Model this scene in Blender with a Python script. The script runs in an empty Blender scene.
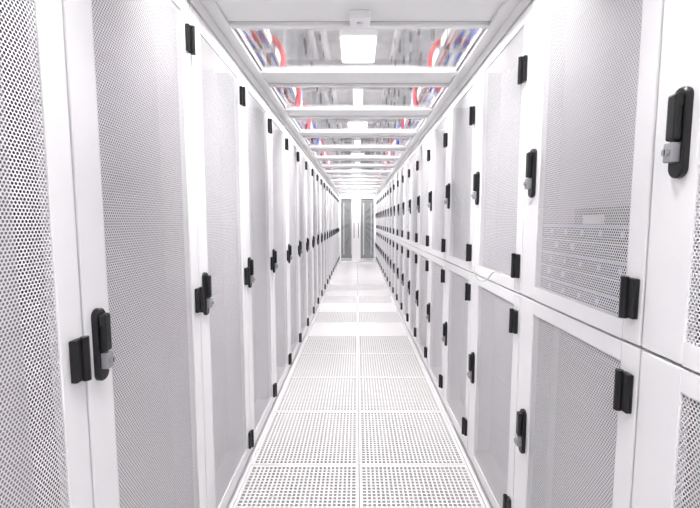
import bpy, bmesh, math, random
from mathutils import Vector, Matrix
random.seed(4)
sc = bpy.context.scene
XL, XR = -0.59, 0.614
PITCH = 0.61
Y0 = 0.81
KMIN, KMAX = -4, 18
YEND = Y0 + PITCH * (KMAX + 1)
HT = 2.12
LP = 0.30

# ------------------------------------------------------------ materials
def mat(name, col, rough=0.5, metal=0.0, emis=None, es=0.0, noise=0.0, nscale=8.0, spec=0.5):
    m = bpy.data.materials.new(name); m.use_nodes = True
    nt = m.node_tree; b = nt.nodes["Principled BSDF"]
    b.inputs["Base Color"].default_value = (*col, 1)
    b.inputs["Roughness"].default_value = rough
    b.inputs["Metallic"].default_value = metal
    b.inputs["Specular IOR Level"].default_value = spec
    if emis:
        b.inputs["Emission Color"].default_value = (*emis, 1)
        b.inputs["Emission Strength"].default_value = es
    if noise > 0:
        tc = nt.nodes.new("ShaderNodeTexCoord"); n = nt.nodes.new("ShaderNodeTexNoise")
        n.inputs["Scale"].default_value = nscale; n.inputs["Detail"].default_value = 4
        r = nt.nodes.new("ShaderNodeValToRGB")
        r.color_ramp.elements[0].position = 0.3; r.color_ramp.elements[1].position = 0.7
        r.color_ramp.elements[0].color = (*[max(0, c - noise) for c in col], 1)
        r.color_ramp.elements[1].color = (*[min(1, c + noise) for c in col], 1)
        nt.links.new(tc.outputs["Object"], n.inputs["Vector"])
        nt.links.new(n.outputs["Fac"], r.inputs["Fac"])
        nt.links.new(r.outputs["Color"], b.inputs["Base Color"])
    return m

def perforated(name, col, a, r):
    m = mat(name, col, 0.4)
    nt = m.node_tree; N = nt.nodes; L = nt.links
    b = N["Principled BSDF"]; out = N["Material Output"]
    tc = N.new("ShaderNodeTexCoord"); sep = N.new("ShaderNodeSeparateXYZ")
    L.new(tc.outputs["Object"], sep.inputs[0])
    cmb = N.new("ShaderNodeCombineXYZ")
    L.new(sep.outputs["Y"], cmb.inputs["X"]); L.new(sep.outputs["Z"], cmb.inputs["Y"])
    s3 = math.sqrt(3)
    def vm(op, i0, v=None):
        n = N.new("ShaderNodeVectorMath"); n.operation = op
        L.new(i0, n.inputs[0])
        if v is not None: n.inputs[1].default_value = v
        return n
    sca = vm("MULTIPLY", cmb.outputs[0], (1 / a, 1 / (a * s3), 0))
    ls = []
    for off in ((50, 50, 0), (50.5, 50.5, 0)):
        x = vm("ADD", sca.outputs[0], off)
        x = vm("FRACTION", x.outputs[0])
        x = vm("SUBTRACT", x.outputs[0], (0.5, 0.5, 0))
        x = vm("MULTIPLY", x.outputs[0], (1, s3, 0))
        x = vm("LENGTH", x.outputs[0])
        ls.append(x.outputs["Value"])
    mn = N.new("ShaderNodeMath"); mn.operation = "MINIMUM"
    L.new(ls[0], mn.inputs[0]); L.new(ls[1], mn.inputs[1])
    lt = N.new("ShaderNodeMath"); lt.operation = "LESS_THAN"; lt.inputs[1].default_value = r / a
    L.new(mn.outputs[0], lt.inputs[0])
    tr = N.new("ShaderNodeBsdfTransparent"); mx = N.new("ShaderNodeMixShader")
    L.new(lt.outputs[0], mx.inputs[0]); L.new(b.outputs[0], mx.inputs[1]); L.new(tr.outputs[0], mx.inputs[2])
    L.new(mx.outputs[0], out.inputs["Surface"])
    return m

def glass(name, tint, refl):
    m = bpy.data.materials.new(name); m.use_nodes = True
    nt = m.node_tree; N = nt.nodes; L = nt.links; N.remove(N["Principled BSDF"])
    out = N["Material Output"]
    tr = N.new("ShaderNodeBsdfTransparent"); tr.inputs[0].default_value = (*tint, 1)
    gl = N.new("ShaderNodeBsdfGlossy"); gl.inputs["Roughness"].default_value = 0.0
    fr = N.new("ShaderNodeFresnel"); fr.inputs[0].default_value = 1.3
    mu = N.new("ShaderNodeMath"); mu.operation = "MULTIPLY_ADD"; mu.inputs[1].default_value = 0.7; mu.inputs[2].default_value = refl
    L.new(fr.outputs[0], mu.inputs[0])
    mx = N.new("ShaderNodeMixShader")
    L.new(mu.outputs[0], mx.inputs[0]); L.new(tr.outputs[0], mx.inputs[1]); L.new(gl.outputs[0], mx.inputs[2])
    L.new(mx.outputs[0], out.inputs["Surface"])
    return m

M_FRAME = mat("white_powder_coat", (0.88, 0.875, 0.885), 0.32)
M_PERF = perforated("perforated_sheet", (0.87, 0.86, 0.88), 0.0076, 0.00280)
M_BODY = mat("cabinet_body", (0.8, 0.8, 0.81), 0.5)
M_GAP = mat("gasket_grey", (0.2, 0.2, 0.21), 0.7)
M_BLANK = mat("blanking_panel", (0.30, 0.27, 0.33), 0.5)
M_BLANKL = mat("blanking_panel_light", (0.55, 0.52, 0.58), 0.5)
M_BLACK = mat("black_plastic", (0.008, 0.008, 0.009), 0.32, spec=0.5)
M_SILV = mat("lock_metal", (0.42, 0.42, 0.44), 0.35, 0.6)
M_ALU = mat("roof_aluminium", (0.86, 0.86, 0.86), 0.35)
M_ALUG = mat("roof_profile_groove", (0.55, 0.55, 0.55), 0.45)
M_TILE = mat("floor_tile_laminate", (0.76, 0.74, 0.745), 0.2, noise=0.015, nscale=20)
M_GRATE = mat("floor_grate", (0.79, 0.775, 0.775), 0.35)
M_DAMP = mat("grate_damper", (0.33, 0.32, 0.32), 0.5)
M_SLAB = mat("floor_slab", (0.7, 0.7, 0.7), 0.5, noise=0.03)
M_VOID = mat("underfloor_slab", (0.15, 0.15, 0.15), 0.7, noise=0.03)
M_WALL = mat("hall_wall", (0.75, 0.75, 0.75), 0.7, noise=0.02)
M_CEIL = mat("hall_ceiling", (0.52, 0.525, 0.53), 0.8, noise=0.1, nscale=6)
M_PANE = glass("roof_pane", (0.97, 0.97, 0.97), 0.0)
M_DGLASS = glass("door_glass", (0.85, 0.86, 0.87), 0.05)
M_LAMP = mat("lamp_diffuser", (1, 1, 1), 0.5, emis=(1, 0.99, 0.97), es=4)
M_RED = mat("cable_red", (0.6, 0.006, 0.004), 0.6, spec=0.2)
M_BLUE = mat("cable_blue", (0.01, 0.07, 0.5), 0.6, spec=0.2)
M_WHT = mat("cable_white", (0.8, 0.8, 0.8), 0.4)
M_GALV = mat("galvanised", (0.6, 0.6, 0.6), 0.5, 0.3)
M_SRV = mat("server_dark", (0.006, 0.006, 0.012), 0.6, spec=0.2)
M_SRVB = mat("server_face", (0.03, 0.04, 0.12), 0.5, spec=0.2)
M_SRVC = mat("server_trim", (0.5, 0.53, 0.72), 0.45)
M_DARK = mat("grey_equipment", (0.29, 0.29, 0.285), 0.5)
M_HANDLE = mat("door_pull", (0.3, 0.3, 0.3), 0.3, 0.6)

# ------------------------------------------------------------ mesh helpers
class MB:
    def __init__(s): s.bm = bmesh.new(); s.mats = []
    def mi(s, m):
        if m not in s.mats: s.mats.append(m)
        return s.mats.index(m)
    def box(s, lo, hi, m, bev=0.0, seg=2):
        lo2 = [min(a, b) for a, b in zip(lo, hi)]; hi2 = [max(a, b) for a, b in zip(lo, hi)]
        r = bmesh.ops.create_cube(s.bm, size=1)
        vs = r["verts"]
        for v in vs:
            v.co = Vector([(lo2[i] + hi2[i]) / 2 + v.co[i] * (hi2[i] - lo2[i]) for i in range(3)])
        fs = set(f for v in vs for f in v.link_faces)
        for f in fs: f.material_index = s.mi(m)
        if bev > 0:
            es = list(set(e for v in vs for e in v.link_edges))
            bmesh.ops.bevel(s.bm, geom=es, offset=bev, segments=seg, profile=0.5, affect='EDGES', material=-1)
        return vs
    def quad(s, pts, m):
        f = s.bm.faces.new([s.bm.verts.new(p) for p in pts]); f.material_index = s.mi(m)
    def cyl(s, c, axis, r, h, m, seg=20, r2=None):
        res = bmesh.ops.create_cone(s.bm, cap_ends=True, segments=seg, radius1=r, radius2=r if r2 is None else r2, depth=h)
        q = Vector((0, 0, 1)).rotation_difference(Vector(axis)).to_matrix()
        for v in res["verts"]: v.co = q @ v.co + Vector(c)
        for f in set(f for v in res["verts"] for f in v.link_faces): f.material_index = s.mi(m)
    def pill(s, x0, x1, yc, zc, w, h, m, top=1.0, seg=10):
        pts = []
        r = w / 2
        for i in range(seg + 1):
            a = math.pi * i / seg; pts.append((math.cos(a) * r, h / 2 - r + math.sin(a) * r))
        for i in range(seg + 1):
            a = math.pi + math.pi * i / seg; pts.append((math.cos(a) * r, -h / 2 + r + math.sin(a) * r))
        xm = x0 + (x1 - x0) * 0.75
        rings = []
        for x, k in ((x0, 1.0), (xm, 1.0), (x1, top)):
            rings.append([s.bm.verts.new((x, yc + p[0] * k, zc + p[1] * (1 - (1 - k) * w / h))) for p in pts])
        n = len(pts); k = s.mi(m)
        for a, b in zip(rings, rings[1:]):
            for i in range(n):
                f = s.bm.faces.new([a[i], a[(i + 1) % n], b[(i + 1) % n], b[i]]); f.material_index = k
        f = s.bm.faces.new(rings[-1]); f.material_index = k
        f = s.bm.faces.new(rings[0][::-1]); f.material_index = k
    def mesh(s, name):
        bmesh.ops.recalc_face_normals(s.bm, faces=s.bm.faces)
        me = bpy.data.meshes.new(name); s.bm.to_mesh(me); s.bm.free()
        for m in s.mats: me.materials.append(m)
        return me
def obj(name, me, loc=(0, 0, 0), parent=None):
    o = bpy.data.objects.new(name, me); sc.collection.objects.link(o); o.location = loc
    if parent: o.parent = parent
    return o
def empty(name, loc=(0, 0, 0)):
    return obj(name, None, loc)

# ------------------------------------------------------------ cabinets
def handle(b, s, yc, zc):
    f = -s
    b.pill(0.0, f * 0.012, yc, zc, 0.036, 0.168, M_BLACK, 0.85)
    b.box((f * 0.010, yc - 0.012, zc - 0.015), (f * 0.026, yc + 0.012, zc + 0.072), M_BLACK, 0.005)
    b.box((f * 0.010, yc - 0.014, zc + 0.045), (f * 0.022, yc + 0.014, zc + 0.070), M_BLACK, 0.005)
    b.box((f * 0.010, yc - 0.011, zc - 0.055), (f * 0.028, yc + 0.011, zc - 0.018), M_SILV, 0.003)
    b.cyl((f * 0.030, yc, zc - 0.036), (1, 0, 0), 0.008, 0.006, M_SILV)
    b.box((f * 0.033, yc - 0.001, zc - 0.041), (f * 0.0335, yc + 0.001, zc - 0.031), M_BLACK)
def hinge(b, s, yc, zc):
    f = -s
    b.box((0, yc - 0.017, zc - 0.045), (f * 0.014, yc + 0.010, zc + 0.045), M_BLACK, 0.003)
    b.cyl((f * 0.015, yc + 0.010, zc), (0, 0, 1), 0.0085, 0.094, M_BLACK, 14)
def door(b, s, z0, z1, fn, ff, top):
    g = 0.003
    y0, y1 = g, PITCH - g
    t = s * 0.022
    b.box((0, y0, z0), (t, y0 + fn, z1), M_FRAME, 0.003)
    b.box((0, y1 - ff, z0), (t, y1, z1), M_FRAME, 0.003)
    b.box((0, y0 + fn, z0), (t, y1 - ff, z0 + top), M_FRAME)
    b.box((0, y0 + fn, z1 - top), (t, y1 - ff, z1), M_FRAME)
    for x in (s * 0.0035, s * 0.0042):          # front and back face of the punched sheet
        b.quad([(x, y0 + fn, z0 + top), (x, y1 - ff, z0 + top), (x, y1 - ff, z1 - top), (x, y0 + fn, z1 - top)], M_PERF)
def cabinet(side, gear):
    s = -1 if side == "L" else 1
    b = MB(); D = 1.0
    b.box((s * 0.026, 0.001, 0.0), (s * 0.05, PITCH - 0.001, 0.065), M_BODY)
    b.box((s * 0.026, 0.001, 0.065), (s * D, 0.014, HT), M_BLANK)
    b.box((s * 0.026, PITCH - 0.014, 0.065), (s * D, PITCH - 0.001, HT), M_BLANK)
    b.box((s * 0.026, 0.014, HT - 0.02), (s * D, PITCH - 0.014, HT), M_BODY)
    b.box((s * 0.026, 0.014, 0.065), (s * D, PITCH - 0.014, 0.085), M_BODY)
    b.box((s * (D - 0.01), 0.014, 0.0), (s * D, PITCH - 0.014, HT), M_BODY)
    b.box((s * 0.0255, 0.0, 0.066), (s * 0.028, 0.02, HT - .001), M_GAP)
    b.box((s * 0.0255, PITCH - 0.02, 0.066), (s * 0.028, PITCH, HT - .001), M_GAP)
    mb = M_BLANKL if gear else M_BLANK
    for yc in (0.05, PITCH - 0.05):
        b.box((s * 0.12, yc - 0.036, 0.09), (s * 0.14, yc + 0.036, HT - 0.03), mb)
    U = 0.0445; z = 0.1
    while z + U < HT - 0.03:
        if not (gear and 1.05 < z < 1.36):
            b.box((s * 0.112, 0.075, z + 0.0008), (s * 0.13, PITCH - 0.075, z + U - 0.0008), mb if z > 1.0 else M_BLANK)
        z += U
    if side == "L":
        door(b, s, 0.07, HT - 0.004, 0.085, 0.065, 0.06)
        handle(b, s, 0.042, 1.07)
        for zz in (0.16, 1.06, 1.98): hinge(b, s, PITCH - 0.03, zz)
    else:
        sp = 1.075
        door(b, s, 0.07, sp - 0.003, 0.055, 0.105, 0.045)
        door(b, s, sp + 0.003, HT - 0.004, 0.055, 0.105, 0.045)
        b.box((s * 0.0255, 0.0, sp - 0.02), (s * 0.028, PITCH, sp + 0.02), M_GAP)
        handle(b, s, PITCH - 0.072, 1.515); handle(b, s, PITCH - 0.072, 0.58)
        for zz in (0.20, 0.965, 1.18, 1.90): hinge(b, s, 0.028, zz)
    return b.mesh("cabinet_" + side + ("_gear" if gear else ""))
meL, meR, meRG = cabinet("L", False), cabinet("R", False), cabinet("R", True)

def gear_mesh():
    b = MB(); z = 1.075; x = 0.026
    for i in range(6):
        h = 0.044
        b.box((x + .004, 0.03, z + 0.001), (0.7, PITCH - 0.03, z + h - 0.001), M_SRV)
        b.box((x, 0.08, z + h - 0.008), (x + .005, PITCH - .08, z + h - 0.004), M_SRVC)
        if i % 2 == 0:
            b.box((x, 0.10, z + 0.010), (x + .005, 0.30, z + h - 0.013), M_SRVB)
            for j in range(8):
                y = 0.32 + j * 0.022
                b.box((x - .002, y, z + 0.012), (x + .005, y + 0.015, z + h - 0.014), M_SRVB if (i + j) % 4 else M_SRVC)
        else:
            for j in range(5):
                y = 0.10 + j * 0.083
                b.box((x - .002, y, z + 0.007), (x + .005, y + 0.074, z + h - 0.012), M_SRVB, .002)
                b.box((x - .006, y + .004, z + 0.012), (x - .001, y + 0.012, z + h - 0.018), M_SRVC)
        z += 0.0445
    b.box((x, 0.20, z), (x + .01, 0.28, z + 0.025), M_WHT)
    return b.mesh("server_stack")
gm = gear_mesh()
for k in range(KMIN, KMAX + 1):
    y = Y0 + PITCH * k
    obj("server_cabinet", meL, (XL, y, 0))
    gear = k in (0,)
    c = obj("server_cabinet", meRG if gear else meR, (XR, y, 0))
    if gear: obj("server_stack", gm, (0, 0, 0), c)

def curve(name, pts, r, m, parent=None, res=3):
    cu = bpy.data.curves.new(name, "CURVE"); cu.dimensions = "3D"; cu.bevel_depth = r; cu.bevel_resolution = res
    sp = cu.splines.new("NURBS"); sp.points.add(len(pts) - 1)
    for p, q in zip(sp.points, pts): p.co = (*q, 1)
    sp.use_endpoint_u = True; sp.order_u = 4
    cu.materials.append(m)
    return obj(name, cu, (0, 0, 0), parent)
curve("patch_cable", [(XR + .02, 2.02, 1.10), (XR - .01, 1.98, 1.13), (XR - .03, 1.9, 1.09), (XR - .03, 1.8, 1.06), (XR - .02, 1.70, 1.085), (XR - .02, 1.66, 1.14), (XR + .01, 1.63, 1.13)], 0.0025, mat("cable_cream", (0.5, 0.48, 0.42), 0.5))

# ------------------------------------------------------------ floor
YB = -3.0; YF = 16.5; HW = 2.7; HC = 3.2
b = MB()
b.box((-HW, YB, -0.3), (XL - 0.02, YF, 0.0), M_SLAB)
b.box((XR + 0.02, YB, -0.3), (HW, YF, 0.0), M_SLAB)
b.box((XL - 0.02, YB, -0.3), (XR + 0.02, YF, -0.06), M_VOID)
floor = obj("floor", b.mesh("floor"))
T = 0.6
def grate():
    b = MB(); w = T - 0.003; e = 0.016
    b.box((0.0015, 0.0015, -0.03), (w, e, 0), M_GRATE); b.box((0.0015, w - e, -0.03), (w, w, 0), M_GRATE)
    b.box((0.0015, e, -0.03), (e, w - e, 0), M_GRATE); b.box((w - e, e, -0.03), (w, w - e, 0), M_GRATE)
    n = 25
    for i in range(1, n):
        p = e + (w - 2 * e) * i / n
        b.box((p - 0.0038, e, -0.014), (p + 0.0038, w - e, -0.0005), M_GRATE)
        b.box((e, p - 0.0038, -0.015), (w - e, p + 0.0038, -0.001), M_GRATE)
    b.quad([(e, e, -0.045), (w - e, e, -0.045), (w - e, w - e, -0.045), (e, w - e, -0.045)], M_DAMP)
    return b.mesh("floor_grate_tile")
def plain():
    b = MB(); w = T - 0.0035
    b.box((0.0035, 0.0035, -0.03), (w, w, 0), M_TILE, 0.0015)
    return b.mesh("floor_plain_tile")
gt, pt = grate(), plain()
xm = (XL + XR) / 2
y = 2.02 - 0.6 * 8
while y < YF - T:
    pf = (y < 4.3) or (4.9 < y < 5.1) or (6.1 < y < 6.3) or (7.3 < y < 7.5)
    for x in (xm - T, xm):
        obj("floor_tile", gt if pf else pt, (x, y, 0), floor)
    y += T
b = MB()
b.box((XL - 0.026, YB, -0.05), (xm - T - 0.0005, YEND, 0.002), M_ALU)
b.box((xm + T + 0.0005, YB, -0.05), (XR + 0.026, YEND, 0.002), M_ALU)
obj("trim_1", b.mesh("trim_1"), parent=floor)

# ------------------------------------------------------------ aisle roof
roof = empty("aisle_roof")
ZR = 2.18
b = MB()
for s, xw in ((-1, XL), (1, XR)):
    b.box((xw + s * 0.08, YB + .3, HT + 0.001), (xw - s * 0.004, YEND, ZR + 0.03), M_ALU)
    b.box((xw - s * 0.004, YB + .3, ZR - 0.015), (xw - s * 0.055, YEND, ZR + 0.03), M_ALU, 0.003)
    b.box((xw - s * 0.055, YB + .3, ZR + 0.006), (xw - s * 0.066, YEND, ZR + 0.02), M_ALUG)
obj("side_rails", b.mesh("side_rails"), parent=roof)
BX0, BX1 = XL + 0.055, XR - 0.055
b = MB(); bw = 0.115; BP = 0.72
b.box((BX0, -bw, ZR), (BX1, bw, ZR + 0.014), M_ALU, 0.002)
b.box((BX0, -bw, ZR - 0.012), (BX1, -bw + 0.03, ZR + 0.014), M_ALU, 0.004)
b.box((BX0, bw - 0.03, ZR - 0.012), (BX1, bw, ZR + 0.014), M_ALU, 0.004)
b.box((BX0, bw - 0.042, ZR - 0.002), (BX1, bw - 0.037, ZR), M_ALUG)
bm_ = b.mesh("cross_beam")
b = MB()
b.box((BX0, bw, ZR + 0.004), (BX1, BP - bw, ZR + 0.009), M_PANE)
pm = b.mesh("clear_roof_pane")
y = 1.60 - BP * 5
while y < YEND - 0.1:
    obj("cross_beam", bm_, (0, y, 0), roof)
    if y + BP < YEND: obj("clear_roof_pane", pm, (0, y, 0), roof)
    y += BP
b = MB()
b.box((-0.042, -0.045, -0.03), (0.042, 0.045, 0.0), M_FRAME, 0.005)
b.cyl((0, 0, -0.033), (0, 0, 1), 0.012, 0.006, M_BODY)
obj("smoke_detector", b.mesh("smoke_detector"), (0.012, 1.63, ZR), None)

# ------------------------------------------------------------ hall shell
def shell(name, lo, hi, m):
    b = MB(); b.box(lo, hi, m); return obj(name, b.mesh(name))
shell("wall_left", (-HW - .1, YB, -.3), (-HW, YF, HC), M_WALL)
shell("wall_right", (HW, YB, -.3), (HW + .1, YF, HC), M_WALL)
shell("wall_back", (-HW, YB - .1, -.3), (HW, YB, HC), M_WALL)
shell("wall_far", (-HW, YF, -.3), (HW, YF + .1, HC), M_WALL)
shell("ceiling", (-HW - .1, YB - .1, HC), (HW + .1, YF + .1, HC + .1), M_CEIL)

# overhead services
for s in (-1, 1):
    tr = empty("cable_tray", (s * 0.72, 0, 2.5))
    b = MB()
    y0, y1 = -2.5, YEND
    for dx in (-0.15, 0.15):
        b.box((dx - 0.004, y0, 0), (dx + 0.004, y1, 0.07), M_GALV)
    y = y0 + .1
    while y < y1:
        b.box((-0.15, y, 0.0), (0.15, y + 0.03, 0.012), M_GALV); y += 0.3
    y = y0 + .5
    while y < y1:
        for dx in (-0.16, 0.16):
            b.cyl((dx, y, (HC - 2.5) / 2), (0, 0, 1), 0.006, HC - 2.5, M_GALV, 8)
        y += 1.5
    obj("ladder", b.mesh("ladder"), parent=tr)
    for i in range(10):
        m = (M_WHT, M_RED, M_GALV, M_BLUE, M_WHT, M_BLUE)[i % 6]
        pts = []; y = y0
        bx = -0.12 + 0.026 * i
        while y < y1:
            pts.append((bx + random.uniform(-.015, .015), y, 0.022 + random.uniform(0, .025))); y += 0.35
        curve("cable", pts, 0.008, m, tr, 2)
    for i in range(18):
        y = y0 + 0.35 + i * 0.8 + random.uniform(-.1, .1)
        e = -s * 0.17
        for q in range(4 if s < 0 else 3):
            m = M_BLUE if (i % 4 == 1 or q == 3 or (s > 0 and q == 2)) else M_RED
            o = q * 0.03
            curve("drop_cable", [(s * .05, y - .06, 0.04), (e * .7, y - .04 + o, 0.10), (e * 1.3, y + o, 0.05), (e * 1.25, y + .02 + o, -0.12), (e * 0.95, y + .04 + o, -0.24), (s*0.02, y + .05 + o, -0.29)], 0.014, m, tr, 2)
b = MB(); y = YB + .3
while y < YF - .2:
    b.box((-HW + .05, y, 2.93), (HW - .05, y + 0.05, 2.98), M_GALV); y += 0.75
for x in (-0.42, -0.3, 0.36):
    b.cyl((x, (YB + YF) / 2, 3.03), (0, 1, 0), 0.03, YF - YB - .4, M_WALL, 14)
obj("ceiling_strut_grid", b.mesh("ceiling_strut_grid"))

# ------------------------------------------------------------ lamps
def lamp(x, y, z, w, l, power):
    b = MB()
    b.box((-w / 2 - .015, -l / 2 - .015, 0.0), (w / 2 + .015, l / 2 + .015, 0.06), M_FRAME, 0.004)
    b.box((-w / 2, -l / 2, -0.006), (w / 2, l / 2, 0.001), M_LAMP)
    o = obj("ceiling_light", b.mesh("ceiling_light"), (x, y, z))
    ld = bpy.data.lights.new("tube", "AREA"); ld.shape = "RECTANGLE"; ld.size = w; ld.size_y = l
    ld.energy = power * LP; ld.color = (1, 0.985, 0.99)
    obj("tube", ld, (0, 0, -0.012), o)
for y in (-1.95, 0.8, 3.55, 6.3, 9.05, 11.8):
    lamp(0.012, y, 2.86, 0.29, 0.5, 72)
for y in (-0.55, 2.15, 4.9, 7.7, 10.4):
    lamp(0.012, y, 2.86, 0.10, 0.6, 55)
for x in (-1.6, 1.6):
    for y in (-1.5, 1.5, 4.5, 7.5, 10.5, 13.2):
        lamp(x, y, 2.86, 0.3, 1.2, 45)
lamp(0.012, 13.3, 2.86, 0.29, 0.5, 50)  # added unseen lamp, brightens the space seen through the end door glass

# ------------------------------------------------------------ end doors
y = YEND
b = MB()
b.box((XL - .3, y, ZR + .03), (XR + .3, y + .06, HC - 0.05), M_FRAME)
b.box((XL, y, ZR - 0.06), (XR, y + .06, ZR + .03), M_FRAME, .003)
b.box((XL, y, 0), (XL + .04, y + .06, ZR - .06), M_FRAME, .003)
b.box((XR - .04, y, 0), (XR, y + .06, ZR - .06), M_FRAME, .003)
obj("trim_2", b.mesh("door_surround"))
def leaf(name, x0, x1, sl, sr):
    b = MB(); z0, z1 = 0.01, ZR - .065; ya, yb = y + .01, y + .05
    b.box((x0, ya, z0), (x0 + sl, yb, z1), M_FRAME, .003); b.box((x1 - sr, ya, z0), (x1, yb, z1), M_FRAME, .003)
    b.box((x0 + sl, ya, z0), (x1 - sr, yb, z0 + .04), M_FRAME); b.box((x0 + sl, ya, z1 - .04), (x1 - sr, yb, z1), M_FRAME)
    b.box((x0 + sl, y + .028, z0 + .04), (x1 - sr, y + .034, z1 - .04), M_DGLASS)
    hx = x1 - sr / 2 if sr > sl else x0 + sl / 2
    b.cyl((hx, ya - .04, 1.05), (0, 0, 1), .014, .5, M_HANDLE, 12)
    for zz in (.85, 1.25): b.cyl((hx, ya - .02, zz), (0, 1, 0), .008, .04, M_HANDLE, 10)
    return obj(name, b.mesh(name))
leaf("door_1", XL + .042, -.025, .03, .14)
leaf("door_2", -.023, XR - .042, .14, .03)
for x0, h in ((-1.3, 2.1), (-0.62, 2.1), (0.1, 2.1), (0.72, 2.1)):
    b = MB()
    b.box((0, 0, 0), (.6, .8, h), M_DARK, .005)
    b.box((.02, -.02, .05), (.58, 0, h - .03), M_DARK, .004)
    b.box((.12, -.026, .12), (.16, -.02, h - .1), M_BODY)
    b.box((.40, -.026, .12), (.43, -.02, h - .1), M_BODY)
    b.box((.5, -.04, 1.0), (.53, -.02, 1.15), M_BLACK, .004)
    obj("equipment_cabinet", b.mesh("equipment_cabinet"), (x0, YEND + 1.6, 0))

# ------------------------------------------------------------ world + camera
w = bpy.data.worlds.new("World"); sc.world = w; w.use_nodes = True
w.node_tree.nodes["Background"].inputs[0].default_value = (1, 1, 1, 1)
w.node_tree.nodes["Background"].inputs[1].default_value = 0.5
cam = bpy.data.cameras.new("Camera"); co = obj("Camera", cam, (0, 0, 1.35))
cam.sensor_width = 36; cam.lens = 383 / 700 * 36; cam.shift_x = -0.01
cam.clip_start = 0.02
co.rotation_euler = (math.radians(90 - 4.92), 0, 0)
sc.camera = co
sc.view_settings.view_transform = "Standard"
sc.view_settings.exposure = 0.95
